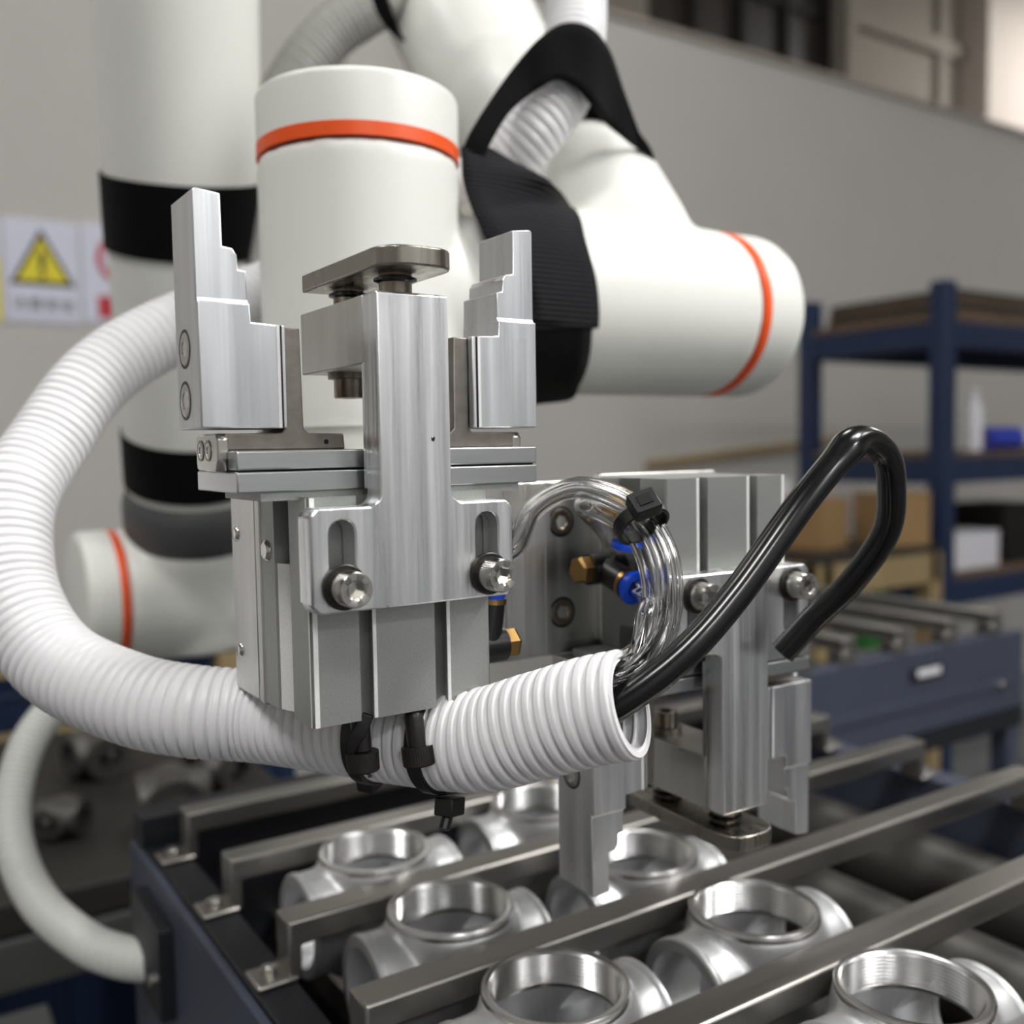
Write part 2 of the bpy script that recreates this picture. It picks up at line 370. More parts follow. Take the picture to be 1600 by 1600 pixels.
# ================================================================== the grippers
MIR = 53.0
def mx(poly): return [(MIR - x, z) for x, z in poly]
def make_gripper():
    g = thing('parallel_gripper', (0, 0, 0), '', 'gripper')
    # body: grey anodised extrusion; profile seen from above
    def prof(deep):
        left = [(0, 12.9), (3.2, 13.4), (3.4, 15.6), (0.9, 23.4), (0, 24.2)] if not deep else [(0, 12.9), (9, 13.4), (9, 23.4), (0, 24.2)]
        rgt = [(52.7 - x, y) for x, y in reversed(left)]
        def gr(a): return [(a, 0), (a, 1.2), (a - .9, 1.2), (a - .9, 4.2), (a + 4.7, 4.2), (a + 4.7, 1.2), (a + 3.9, 1.2), (a + 3.9, 0)]
        return [(0, .6), (.6, 0)] + gr(13.2) + gr(35.2) + [(52.1, 0), (52.7, .6)] + [q for q in reversed([(x, y) for x, y in rgt])][::-1] + [(52.7, 34.5), (0, 34.5)] + list(reversed(left))
    b = MB().prism(prof(False), 2, 0, 40).prism(prof(True), 2, 40, 58.2).build('body', 'anodised_grey', g, smooth=False)
    MB().box(16.9, 18.0, -.12, .3, 0.1, 58).build('slot_edge', 'lit_metal', b, bevel=.15)
    MB().box(38.9, 40.0, -.12, .3, 0.1, 58).build('slot_edge', 'lit_metal', b, bevel=.15)
    MB().prism([(.75, 22.9), (3.2, 15.9), (3.0, 15.6), (.4, 23.2)], 2, .2, 39.8).build('groove_face', 'lit_metal', b)  # lit look of this slanted face is in its colour
    MB().prism([(-.05, .65), (.65, -.05), (1.9, -.05), (-.05, 1.1)], 2, 0, 58).build('corner_edge', 'lit_metal', b)
    MB().lathe([(0, .9), (2.2, .9), (2.8, .5), (3.1, 0), (3.1, -.3), (0, -.3)], (0, 30.2, 42.8), (-1, 0, 0)).build('side_plug', 'end_steel', b)
    MB().prism(rrect(-.4, 53.1, -1.2, 57.4, 1.4), 1, 34.5, 38.4).build('back_plate', 'worn_aluminium', g, bevel=.4)
    # linear guide on top
    rl = MB().box(-16.1, 71.9, 3.6, 37, 59.7, 64.8).build('guide_rail', 'ground_steel', g, bevel=.35)
    MB().box(-15.6, 71.4, 5, 36, 64.5, 65.4).build('slot_line', 'deep_black', rl)
    MB().box(-16.1, 71.9, 3.6, 10.3, 65.3, 70).build('front_lip', 'ground_steel', rl, bevel=.4)
    MB().box(-16.1, 71.9, 30.3, 37, 65.3, 70).build('rear_lip', 'ground_steel', rl, bevel=.4)
    MB().box(-10, 66, 4.5, 33, 57.5, 59.8).build('shim', 'anodised_grey', rl)
    for s in (0, 1):
        X = (lambda x: x) if s == 0 else (lambda x: MIR - x)
        def bx(m_, x0, x1, *r): a, c = sorted((X(x0), X(x1))); return m_.box(a, c, *r)
        P = (lambda q: q) if s == 0 else mx
        # steel jaw: sliding foot and upright tongue
        j = MB().prism(P([(-16.6, 70.15), (15.5, 70.15), (15.2, 74.2), (5.4, 74.4), (4.2, 75.4), (3.8, 101.1), (-.7, 101.1), (-.7, 76), (-1.6, 74.5), (-16.6, 74.3)]), 1, 11, 28.4).build('jaw', 'jaw_steel', g, bevel=.35)
        bx(MB(), -15.4, 15.8, 10.5, 30.1, 64.7, 70.15).build('slider', 'jaw_steel', j)
        MB().cyl((X(10.2), 10.9, 72.1), (X(10.2), 12.1, 72.1), .65).build('pin_hole', 'deep_black', j)
        c = MB().prism([(12.6, 64.8), (27.6, 64.8), (29.2, 66.6), (29.2, 73.4), (28.2, 74.4), (12, 74.4), (10.8, 73.2), (10.8, 67.6)], 0, *sorted((X(-18.4), X(-15.4)))).build('end_cap', 'end_steel', g, bevel=.5)
        for yy in (25.0, 18.6):
            ox = (X(-18.4), yy, 70.2); d = (-1 if s == 0 else 1, 0, 0)
            MB().lathe([(2.7, -.1), (2.7, .18), (2.2, .18), (2.2, -.1)], ox, d, 28, True).build('screw_rim', 'screw_brown', c)
            MB().hexsocket(Vector(ox) - Vector(d) * .2, d, 2.1, 1.1, .5, .35, 24).build('screw', 'screw_steel', c)
        # aluminium finger: stepped profile
        f = MB().prism(P([(-22.7, 75.6), (-.85, 75.6), (-.85, 101.3), (-9.6, 101.7), (-9.8, 106.2), (-22.7, 106.2)]), 1, 8.6, 28.7).build('finger', 'finger_aluminium', g, bevel=.35)
        MB().prism(P([(-22.7, 105.6), (-9.9, 105.6), (-10.1, 114.3), (-12.0, 114.5), (-12.2, 118.0), (-13.3, 119.6), (-15.8, 119.8), (-15.9, 132.4), (-22.0, 133.2), (-22.7, 132.6)]), 1, 9.9, 28.7).build('tip', 'finger_aluminium', f, bevel=.3)
        MB().prism([(8.9, 105.4), (9.95, 107.2), (12, 107.2), (12, 105.4)], 0, *sorted((X(-22.4), X(-10.0)))).build('ledge', 'lit_metal', f)  # highlight on the step, put in by a paler colour
        bx(MB(), -3.3, -2.5, 8.35, 9, 75.7, 101.2).build('edge_strip', 'lit_metal', f)
        bx(MB(), -2.5, -1.9, 8.5, 9, 75.7, 101.2).build('edge_groove', 'black_oxide', f)
        for yy, zz in ((20.7, 95.6), (21.6, 82.8)):
            ox = Vector((X(-22.7), yy, zz)); d = Vector((-1 if s == 0 else 1, 0, 0))
            q = MB().lathe([(4.9, -.2), (4.9, .12), (4.2, .12), (4.0, -.2)], ox, d, 36, True).build('screw_seat', 'black_oxide', f)
            MB().hexsocket(ox - d * .5, d, 4.1, 2.0, .7, .65).build('screw', 'screw_steel', f)
    # T bracket on the front
    fl = []
    pts = [(-2.6, 31.9), (-.6, 29.9), (53.6, 29.9), (55.6, 31.9), (55.6, 53.8), (53.6, 55.8)]
    pts += [(39.9 - 3.2 * math.sin(R(a)), 59.0 - 3.2 * math.cos(R(a))) for a in (0, 22, 45, 68, 90)]
    pts += [(36.6, 109.1), (16.3, 109.1)]
    pts += [(13.1 + 3.2 * math.cos(R(a)), 59.0 - 3.2 * math.sin(R(a))) for a in (0, 22, 45, 68, 90)]
    pts += [(-.6, 55.8), (-2.6, 53.8)]
    br = MB().prism(pts, 1, -8.2, 0, holes=[slot(5.7, 32.2, 52.8, 3.4), slot(47.4, 32.2, 52.8, 3.4)]).build('locating_bracket', 'milled_aluminium', g, bevel=.55)
    MB().box(16.3, 36.6, -.02, 1.2, 60, 91.8).build('stem_back', 'milled_aluminium', br)
    MB().box(16.3, 36.6, -.02, 42, 91.7, 109.05).build('arm', 'worn_aluminium', br, bevel=.4)
    for xx in (5.7, 47.4):
        MB().lathe([(2.7, -.2), (5.5, -.2), (5.7, 0), (5.7, .9), (5.4, 1.1), (2.7, 1.1)], (xx, -8.2, 36.3), (0, -1, 0), 40, True).build('washer', 'black_oxide', br)
        MB().hexsocket((xx, -9.3, 36.3), (0, -1, 0), 4.35, 2.25, 2.6, 6.6, 96, True).build('socket_screw', 'screw_steel', br)
    # stop plate on two studs
    sp_ = MB().prism([(16.2, 40), (37.4, 40), (37.4, -6)] + [(29.4 + 8 * math.cos(R(a)), -6 - 8 * math.sin(R(a))) for a in (15, 30, 45, 60, 75, 90)] +
                     [(24.2 - 8 * math.sin(R(a)), -6 - 8 * math.cos(R(a))) for a in (0, 15, 30, 45, 60, 75)] + [(16.2, -5.5)], 2, 114.9, 119.8).build('stop_plate', 'stop_steel', g, bevel=.5)
    for yy in (1.5, 31.0):
        MB().cyl((26.6, yy, 108.9), (26.6, yy, 115), 4.3).build('stud', 'screw_brown', sp_)
        MB().lathe([(4.2, -.9), (5.6, -.4), (5.6, .3), (4.2, .9)], (26.6, yy, 113.6), (0, 0, 1), 32, True).build('rubber_ring', 'rubber_black', sp_)
        MB().lathe([(4.2, -.5), (5.2, -.3), (5.2, .3), (4.2, .5)], (26.6, yy, 109.4), (0, 0, 1), 32, True).build('rubber_ring', 'rubber_black', sp_)
    MB().lathe([(0, 0), (6, 0), (6, -1.6), (0, -1.6)], (26.6, 32, 91.7), (0, 0, 1), 32).build('nut_washer', 'jaw_steel', sp_)
    MB().hexsocket((26.6, 32, 90.1), (0, 0, -1), 4.4, 2.3, 2.5, 5.4).build('clamp_screw', 'screw_brown', sp_)
    return g
grip1 = make_gripper()
grip2 = copy_tree(grip1)
tag(grip1, 'nearest grey gripper pointing up, its stepped aluminium fingers against the white robot wrist', 'gripper', 'two grippers on the robot tool')
tag(grip2, 'grey gripper hanging upside down behind the black cable, fingers above the castings', 'gripper', 'two grippers on the robot tool')
T2 = (171.9, -.7, 59.2)
grip2.location = V(T2)
grip2.matrix_world = Matrix.Translation(V(T2)) @ Matrix.Rotation(R(-2), 4, 'Z') @ Matrix.Rotation(math.pi, 4, 'Y')
grip2['_b'] = T2

# fittings on the gripper sides (banjo: brass hexagon, black body, blue collar); built in world mm
def fitting(parent, port, ax, arm, L1=11., arm_len=14., inv=None):
    mbs = []
    ax = Vector(ax).normalized(); arm = Vector(arm).normalized(); p = Vector(port)
    c = p + ax * (L1 * .55)
    b = MB().cyl(p, p + ax * L1, 5.2).sweep([c, c + arm * 5, c + arm * arm_len], 4.6, 28)
    nut = MB().lathe([(0, 0), (4.7, 0), (4.7, 3.6), (4.0, 4.6), (0, 4.6)], p + ax * L1, ax, 6)
    rim = MB().lathe([(0, 0), (5.0, 0), (5.0, 1.6), (0, 1.6)], c + arm * arm_len, arm, 28)
    blu = MB().lathe([(2.8, 0), (4.4, 0), (4.4, 1.8), (5.6, 2.2), (5.6, 3.8), (2.8, 3.8)], c + arm * (arm_len + 1.4), arm, 32, True)
    out = []
    for m_, nm, mt in ((b, 'elbow_fitting', 'fitting_black'), (nut, 'hex_nut', 'brass'), (rim, 'brass_rim', 'brass'), (blu, 'release_collar', 'fitting_blue')):
        if inv is not None: m_.v = [tuple(inv @ Vector(q)) for q in m_.v]
        o = m_.build(nm, mt, parent if nm == 'elbow_fitting' else out[0], (0, 0, 0), smooth=nm != 'hex_nut'); out.append(o)
    return c + arm * (arm_len + 5)
inv2 = None
_m = Matrix.Rotation(R(-2), 3, 'Z') @ Matrix.Rotation(math.pi, 3, 'Y'); _mi = _m.inverted()
class Inv:
    def __matmul__(s, q): return _mi @ (q - Vector(T2))
inv2 = Inv()
c11 = fitting(grip1, (52.5, 14, 11.5), (1, 0, 0), (.1, -.05, 1), 13, 13)
c21 = fitting(grip2, (119.4, 25, 29.5), (-1, 0, 0), (.05, -1, -.32), 13, 12, inv2)
c22 = fitting(grip2, (119.4, 11.5, 50), (-1, 0, 0), (.1, .25, -1), 10, 8, inv2)
# black screws under the near gripper that carry the cable ties
for k, (x, y, z0, tilt) in enumerate(((29.4, 2.7, 0, .14), (15.6, 6.5, 0, .06))):
    q = Vector((x, y, z0)); d = Vector((tilt * .3, -tilt, -1)).normalized()
    m_ = MB(); n = 14
    prof = [(0, -6)] + [(2.35 if i % 2 else 2.0, -6 + i * .55) for i in range(n)] + [(2.6, 2), (2.6, 10.6 if k == 0 else 9.6), (0, 10.7)]
    sc = m_.lathe(prof, q, d, 28).build('hanging_screw', 'black_oxide', grip1, angle=60)
    MB().hexsocket(q + d * 10, d, 4.3, 2.2, 2.4, 5.2, 84, True).build('screw_head', 'black_oxide', sc)

pm = CAM + ray(677, 686) * ((-8.2 - CAM.y) / ray(677, 686).y)
MB().prism([(pm.x - .5, pm.z - .3), (pm.x + .1, pm.z - .7), (pm.x + .5, pm.z + .2), (pm.x + .3, pm.z + .7), (pm.x - .2, pm.z + .2), (pm.x - .6, pm.z + .5)], 1, -8.28, -8.1).build('ink_mark', 'deep_black', [c for c in grip1.children if c.name.startswith('locating_bracket')][0], (0, 0, 0))

# common mounting block behind both grippers
blk = thing('mounting_block', (86, 49, -.8), 'milled aluminium block that joins the two grippers to the wrist', 'bracket')
MB().box(-.2, 173, 38.9, 60.3, -.8, 58.6).build('block', 'block_aluminium', blk, bevel=.8)
MB().box(-.25, 173, 38.6, 38.95, -.4, 4).build('base_rib', 'block_aluminium', blk)
for xx in (70, 76, 83, 91, 99): MB().box(xx, xx + 2.4, 38.55, 39.2, -.4, 58.2).build('milled_rib', 'block_aluminium', blk, bevel=.2)
for xx, zz in ((106, 13.6), (106, 44.6)):
    MB().lathe([(5.3, -.2), (5.3, .15), (4.6, .15), (4.4, -.2)], (xx, 38.9, zz), (0, -1, 0), 36, True).build('screw_seat', 'black_oxide', blk)
    MB().hexsocket((xx, 39.4, zz), (0, -1, 0), 4.5, 2.3, .9, .9).build('countersunk_screw', 'screw_brown', blk)
for yy, zz in ((55.4, 45.8), (54.9, 11.4)):
    MB().lathe([(2.3, 0), (2.2, .3), (1.6, .8), (0, 1.0), ], (-.2, yy, zz), (-1, 0, 0), 28).build('dowel_pin', 'end_steel', blk)

# ================================================================== the robot arm
rob = thing('robot_arm', (120, 480, FL), 'white jointed robot arm with orange rings at its joints', 'robot arm')
BX, BY = 84, 145
def capped(end, axis, r, ring_at, cap_len, rd=6):
    """orange ring and cap at the end of a barrel: end = centre where the ring starts"""
    e = Vector(end); a = Vector(axis).normalized()
    MB().lathe([(r - 2, -.2), (r + .15, -.2), (r + .15, ring_at + .2), (r - 2, ring_at + .2)], e, a, 72, True).build('orange_ring', 'ring_orange', rob)
    pr = [(0, ring_at), (r, ring_at), (r, ring_at + cap_len - rd)] + [(r - rd + rd * math.cos(R(t)), ring_at + cap_len - rd + rd * math.sin(R(t))) for t in (15, 30, 45, 60, 75, 90)] + [(0, ring_at + cap_len)]
    MB().lathe(pr, e, a, 72).build('joint_cap', 'robot_white', rob)
# last wrist joint: upright barrel, stub towards the next joint, flange towards the block
h = MB().cyl((BX, BY, 80), (BX, BY, 186), 40.5, seg=64).cyl((BX + 5, BY, 133), (BX + 52, BY, 134), 37, 36, 64).cyl((BX, BY, 24), (BX, BY, 84), 38.5, seg=64)
o = mesh_obj('wrist_housing', blended(h, 2.0, 14, rob['_b']), 'robot_white', rob)
MB().lathe([(40.4, 0), (40.9, 0), (40.9, 2.2), (40.4, 2.2)], (BX, BY, 79), (0, 0, 1), 72, True).build('seam_band', 'robot_white', rob)
capped((BX, BY, 185.8), (0, 0, 1), 40.5, 4.8, 20.5, 3)
MB().cyl((86, 60.4, 28), (86, BY - 20, 28), 33, seg=56).build('tool_flange', 'robot_white', rob, bevel=1)
# middle wrist joint: barrel along x and the branch up to the forearm
AZ = 136
br_top = Vector((226, 190, 224))
h = MB().cyl((BX + 50, BY, AZ), (277, BY, AZ + .8), 42, seg=64)
d = (br_top - Vector((229, BY, AZ))).normalized()
h.lathe([(0, 0), (42, 0), (40.5, 40), (36.5, 72), (33, 88), (27.5, 98), (17, 105), (0, 107)], (229, BY, AZ), d, 64)
mesh_obj('wrist_housing', blended(h, 2.0, 26, rob['_b']), 'robot_white', rob)
capped((277, BY, AZ + .8), (1, 0, 0), 41.6, 3.8, 32, 14)
# forearm
e1 = at(800, 190, 575)
f2 = at(705, 0, 640); f3 = f2 + (f2 - e1).normalized() * 260
h = MB().lathe([(0, -30), (18, -28), (32, -20), (38, 0), (38, 30), (30, 40), (0, 42)], e1, d, 56).sweep([e1, e1.lerp(f2, .5), f2, f3], lambda s_, L: 40 + 8 * min(1, s_ / 160), 56)
mesh_obj('forearm', blended(h, 2.5, 16, rob['_b']), 'robot_white', rob)
# upper arm, collar and shoulder
UX, UY = 104, 470
A0 = Vector((UX, UY, -24)); lean = R(21)
AD = Vector((-.27 * math.sin(lean), -.96 * math.sin(lean), math.cos(lean))).normalized()
MB().lathe([(0, 40), (42, 40), (43, 90), (44.5, 180), (45, 260), (44, 420), (44, 560), (0, 560)], A0, AD, 64).build('upper_arm', 'robot_white', rob)
MB().lathe([(38, 44), (45.5, 44), (47, 50), (47, 66), (45.5, 73), (42, 78), (38, 78)], A0, AD, 64, True).build('joint_collar', 'collar_grey', rob)
h = MB().cyl(A0 - AD * 30, A0 + AD * 46, 47.5, 46, seg=56).cyl((48, UY, -26), (UX + 60, UY, -26), 46, seg=56)
mesh_obj('shoulder_housing', blended(h, 2.5, 22, rob['_b']), 'robot_white', rob)
capped((48, UY, -26), (-1, 0, 0), 45.6, 4.5, 20, 5)
MB().cyl((UX + 60, UY, -26), (UX + 150, UY, -26), 47, seg=56).build('shoulder_barrel', 'robot_white', rob, bevel=2)
MB().cyl((UX + 120, UY, -26), (UX + 120, UY, -262), 50, seg=56).build('base_column', 'robot_white', rob, bevel=2)
# elbow joining upper arm and forearm above the picture
EL = A0 + AD * 560
h = MB().cyl(EL - AD * 20, EL + AD * 48, 46, seg=48).cyl(EL - Vector((40, 0, 0)), EL + Vector((120, 0, 0)), 47, seg=48).sweep([f3, f3.lerp(EL + Vector((90, 0, 0)), .5), EL + Vector((90, 0, 0))], 46, 48)
mesh_obj('elbow_housing', blended(h, 4.0, 10, rob['_b']), 'robot_white', rob)
MB().box(140, 310, 390, 560, FL, -262).build('pedestal', 'bench_dark', rob, bevel=4)

# hook-and-loop straps
def band(name, origin, axis, r, h, th=1.6, mtl='velcro', seg=72):
    return MB().lathe([(r, 0), (r + th, 0), (r + th, h), (r, h)], origin, axis, seg, True).build(name, mtl, None, tuple(origin), bevel=.4)
tag(band('strap', A0 + AD * 234, AD, 45.2, 42), 'wide black strap around the upright robot link, behind the left finger tip', 'strap', 'straps on the robot arm')
tag(band('strap', A0 + AD * 82, AD, 43.2, 36), 'black strap around the robot link just above the dark grey collar', 'strap', 'straps on the robot arm')

def ribbon(name, rows, th, mtl, base, clear=None):
    """a strap: rows of (edge a, edge b) points, given a thickness"""
    A = spline([r[0] for r in rows], 3); B = spline([r[1] for r in rows], 3); n = 60; vs_ = []; fs = []
    def pick(L, t): q = t * (len(L) - 1); i = min(int(q), len(L) - 2); return L[i].lerp(L[i + 1], q - i)
    K = 6
    for i in range(n + 1):
        a, b = pick(A, i / n), pick(B, i / n)
        for k in range(K + 1): vs_.append(a.lerp(b, k / K) if clear is None else clear(a.lerp(b, k / K)))
    for i in range(n):
        for k in range(K): p = i * (K + 1) + k; fs.append((p, p + 1, p + K + 2, p + K + 1))
    o = MB().add(vs_, fs).build(name, mtl, None, base)
    s_ = o.modifiers.new('thickness', 'SOLIDIFY'); s_.thickness = th * S; s_.offset = 1
    return o
def barrel(px, py, r):
    """where the line of sight meets the wrist barrel (axis along x) of radius r; beside it, the closest pass"""
    d_ = ray(px, py); cy_, cz_ = CAM.y - BY, CAM.z - AZ
    a, b, c_ = d_.y ** 2 + d_.z ** 2, cy_ * d_.y + cz_ * d_.z, cy_ ** 2 + cz_ ** 2 - r * r
    q = b * b - a * c_
    return CAM + d_ * ((-b - math.sqrt(max(q, 0))) / a)
# ribbed webbing on the wrist barrel
rows = [(barrel(832, 516, 43.4), barrel(934, 512, 43.4)), (barrel(824, 450, 43.6), barrel(931, 440, 43.6)), (barrel(776, 395, 44), barrel(914, 372, 44)),
        (barrel(752, 345, 44.4), barrel(886, 312, 45)), (at(730, 290, 402), at(850, 277, 424)), (at(724, 255, 404), at(800, 250, 420)), (at(722, 226, 408), at(760, 226, 416))]
def off_barrel(p):
    y, z = p.y - BY, p.z - AZ; r = math.hypot(y, z); k = max(1, 44.2 / r); x = p.x
    jx, jr = p.x - BX, math.hypot(p.x - BX, y * k)
    if jr < 43: return Vector((BX + jx * 43 / jr, BY + y * k * 43 / jr, AZ + z * k))
    return Vector((x, BY + y * k, AZ + z * k))
tag(ribbon('webbing_strap', rows, 2.2, 'webbing', tuple(rows[1][0]), off_barrel), 'ribbed black webbing strap wrapped around the white wrist barrel', 'strap', 'straps on the robot arm')
rows2 = [(barrel(800, 500, 42.6), barrel(922, 500, 42.6)), (barrel(800, 560, 42.6), barrel(918, 556, 42.6)), (barrel(800, 604, 42.6), barrel(904, 596, 42.6)), (barrel(790, 632, 42.6), barrel(880, 622, 42.6))]
for a in (-100, -125, -150):
    t = R(a); rows2.append(((125, BY - 42.8 * math.cos(t), AZ + 42.8 * math.sin(t)), (148, BY - 42.8 * math.cos(t), AZ + 42.8 * math.sin(t))))
tag(ribbon('strap', rows2, 1.8, 'velcro', (142, BY, AZ)), 'fuzzy black strap end under the wrist barrel, below the ribbed webbing', 'strap', 'straps on the robot arm')
# fuzzy strap over the hose on the forearm
q = [((722, 240, 408), (750, 262, 412)), ((738, 203, 408), (768, 222, 412)), ((770, 150, 416), (796, 176, 418)), ((806, 100, 424), (828, 146, 424)), ((842, 60, 424), (850, 132, 424)), ((880, 36, 428), (872, 122, 426)), ((922, 42, 432), (900, 132, 430)),
     ((953, 78, 442), (930, 164, 438)), ((975, 140, 456), (954, 196, 456)), ((1000, 208, 472), (985, 222, 470)), ((1019, 254, 490), (1004, 244, 490)), ((1005, 290, 520), (985, 262, 520))]
rows3 = [(at(*a), at(*b)) for a, b in q]
tag(ribbon('strap', rows3, 2.0, 'velcro', tuple(rows3[4][0])), 'fuzzy black strap looped over the white hose at the forearm end', 'strap', 'straps on the robot arm')
rows6 = [(at(868, 150, 486), at(880, 232, 492)), (at(905, 150, 484), at(905, 218, 492)), (at(945, 172, 484), at(945, 212, 492)), (at(990, 212, 488), at(990, 228, 492))]
tag(ribbon('strap', rows6, 2.0, 'velcro', tuple(rows6[0][0])), 'inner layer of the black strap, seen in the gap right of the hose', 'strap', 'straps on the robot arm')
rows4 = [(at(575, -30, 560), at(598, -30, 560)), (at(590, 15, 565), at(612, 15, 560)), (at(612, 48, 572), at(622, 40, 566)), (at(628, 66, 590), at(630, 60, 590))]
tag(ribbon('strap', rows4, 2.0, 'velcro', tuple(rows4[0][0])), 'edge of a black strap around the forearm at the top of the picture', 'strap', 'straps on the robot arm')

# ================================================================== hoses, tubes, ties
def hose_radius(Rm, depth, pitch):
    return lambda s_, L: Rm - depth * max(0., math.cos(2 * math.pi * s_ / pitch)) ** 3
H1 = [(70.5, -39, 3.6), (64.5, -29.5, .6), (56.5, -16, -5), (47, 0, -11), (34, 24, -12.4), (20, 47, -12.2), at(400, 1118, 309), at(300, 1111, 309), at(200, 1090, 314), at(90, 1036, 325), at(30, 948, 335), at(14, 855, 345), at(26, 772, 356), at(72, 698, 372), at(150, 592, 393), at(250, 525, 414), (60, 208, 139), (104, 208, 158), (138, 190, 178), (155, 158, 194), (168, 141, 212), (184, 139, 234), (197, 147, 266), (208, 163, 304), (214, 186, 350)]
path = spline(H1, .45)
mbh = MB().sweep(path, hose_radius(14.3, 1.6, 3.5), 40, caps=False)
hose = mbh.build('corrugated_hose', 'hose_white', None, tuple(H1[4]), angle=180)
tag(hose, 'thick white corrugated hose looping left under the near gripper', 'hose')
MB().sweep(path[:110], hose_radius(12.3, 1.1, 3.5), 40, caps=False).build('inner_wall', 'hose_white', hose, angle=180)
e0 = path[0]; t0 = (path[0] - path[2]).normalized()
MB().lathe([(12.0, -.6), (12.2, .2), (13.6, .2), (13.8, -.6)], e0, t0, 48, True).build('cut_rim', 'hose_white', hose)
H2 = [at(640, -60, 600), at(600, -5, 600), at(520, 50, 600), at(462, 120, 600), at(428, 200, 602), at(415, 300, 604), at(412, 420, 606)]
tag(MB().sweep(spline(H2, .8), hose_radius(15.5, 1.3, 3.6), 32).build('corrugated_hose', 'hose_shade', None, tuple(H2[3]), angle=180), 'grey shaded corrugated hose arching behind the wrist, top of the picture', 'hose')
H3 = [at(175, 1020, 640), at(95, 1095, 620), at(45, 1160, 600), at(20, 1250, 580), at(25, 1330, 560), at(62, 1410, 540), at(130, 1470, 520), at(190, 1495, 505), at(246, 1502, 496)]
tag(MB().sweep(spline(H3, .5), hose_radius(10.4, 1.2, 3.2), 32).build('corrugated_hose', 'hose_grey', None, tuple(H3[4]), angle=180), 'thin pale corrugated hose curving into the dark conveyor side', 'hose')
# black cable out of the hose
K1 = [(56, -15, -6.5), (60, -26, -3.5), (64, -37, 2), (80.8, -45.8, 15.0), (97.6, -49.7, 30.4), (119, -52.4, 52.9), (134.1, -52.9, 65.4), (141, -52.6, 69.6), (148, -52.1, 70.0), (156, -51.6, 66.5), (161.2, -50.2, 58.5), (167.4, -44.1, 42.7), (166, -32.5, 26), (160.1, -22.4, 13.5), (153.7, -15.5, 2.4)]
tag(MB().sweep(spline(K1, .8), lambda s_, L: 4.15 + .75 * math.exp(-((s_ - L * .56) / 5) ** 2), 28).build('cable', 'rubber_black', None, K1[1]), 'glossy black cable looping up from the hose end in front of the far gripper', 'cable')
# clear air tubes
def tube(pts, lab):
    P = spline(pts, 1.0); a = MB().sweep(P, 3.0, 20, caps=False); b_ = MB().sweep(P, 2.0, 20, caps=False); n = len(a.v)
    a.add(b_.v, [tuple(reversed(f)) for f in b_.f])
    for e in (0, n - 20): a.f += [(e + k, e + (k + 1) % 20, n + e + (k + 1) % 20, n + e + k) for k in range(20)]
    o = a.build('air_tube', 'clear_tube', None, tuple(pts[0]), angle=60)
    return tag(o, lab, 'tube', 'clear air tubes')
def loop(dx, dr, zo):
    """bundle path: out of the hose, right and up round the loop"""
    base = [(57, -17, -2, 0), (63, -32.5, 7, .3), (74, -39, 13, .6), (84, -36, 24, 1), (91, -27, 39, 1), (91, -14.5, 51, 1), (85, 2, 56.5, 1), (77, 12, 51, 1)]
    c = Vector((79, -12, 33)); out = []
    for x, y, z, k in base:
        p = Vector((x, y, z)); r = (p - c).normalized(); out.append(p + r * dr * k + Vector((.8, .6, 0)).normalized() * dx * k + Vector((0, 0, zo * (1 - k))))
    return out
tube(loop(0, 1, 1) + [Vector((73, 17, 40)), c11 + Vector((0, 0, 8)), c11 + Vector((0, 0, -3))], 'clear air tube plugged into the blue collar beside the near gripper')
tube(loop(6, 1.5, 4) + [Vector((74, 20, 42)), Vector((66, 30, 30)), Vector((62, 30, 15))], 'clear air tube on the outside of the tied loop, ending behind the near gripper')
dd = Vector((.05, -1, -.32)).normalized()
t22 = tube(loop(1.5, -5, -2)[:4] + [Vector((96, -22, 20)), c21 + dd * 14 + Vector((2, 0, -6)), c21 + dd * 4, c21 - dd * 3], 'clear air tube running into the blue collar of the far gripper')
tube(loop(7, -5, 3)[:7] + [Vector((96, 10, 49)), c22 + Vector((-6, 6, 6)), c22 + Vector((-2, 2, -3))], 'clear air tube on the inside of the tied loop, under the black tie')
n_ = (CAM - c21); n_ = (n_ - dd * n_.dot(dd)).normalized(); ori = Matrix((dd, n_.cross(dd), n_)).transposed()
pt = c21 + dd * 4 + n_ * 3.15
tx = text_mesh('22', .0042, 'white_plastic', t22, (0, 0, 0), (0, 0, 0), 'tube_print')
tx.location = (pt - loop(1.5, -5, -2)[0]) * S; tx.rotation_euler = ori.to_euler()
# cable ties
def tie(center, axis, r, lab, head, wdt=3.6, hs=(7, 5, 6), tail=None):
    o = MB().lathe([(r, -wdt / 2), (r + 1.1, -wdt / 2), (r + 1.1, wdt / 2), (r, wdt / 2)], center, axis, 56, True).build('cable_tie', 'tie_black', None, tuple(center), bevel=.3)
    hd = Vector(head); ax = Vector(axis).normalized(); out = (hd - Vector(center)); out = (out - ax * out.dot(ax)).normalized(); tn = ax.cross(out)
    def bx8(c, a, b_, d_):
        vs_ = [c + ax * (a * i) + out * (b_ * j) + tn * (d_ * k) for i in (-.5, .5) for j in (-.5, .5) for k in (-.5, .5)]
        return vs_, [(0, 1, 3, 2), (4, 6, 7, 5), (0, 4, 5, 1), (2, 3, 7, 6), (0, 2, 6, 4), (1, 5, 7, 3)]
    MB().add(*bx8(hd, *hs)).build('tie_head', 'tie_black', o, bevel=.5)
    MB().add(*bx8(hd + out * hs[1] * .5, hs[0] * .45, .8, hs[2] * .5)).build('tie_slot', 'deep_black', o)
    if tail: MB().sweep([hd, hd + out * 3 + tn * 1, hd + out * tail + tn * 2.4], 1.6, 10).build('tie_tail', 'tie_black', o)
    return tag(o, lab, 'cable tie', 'cable ties')
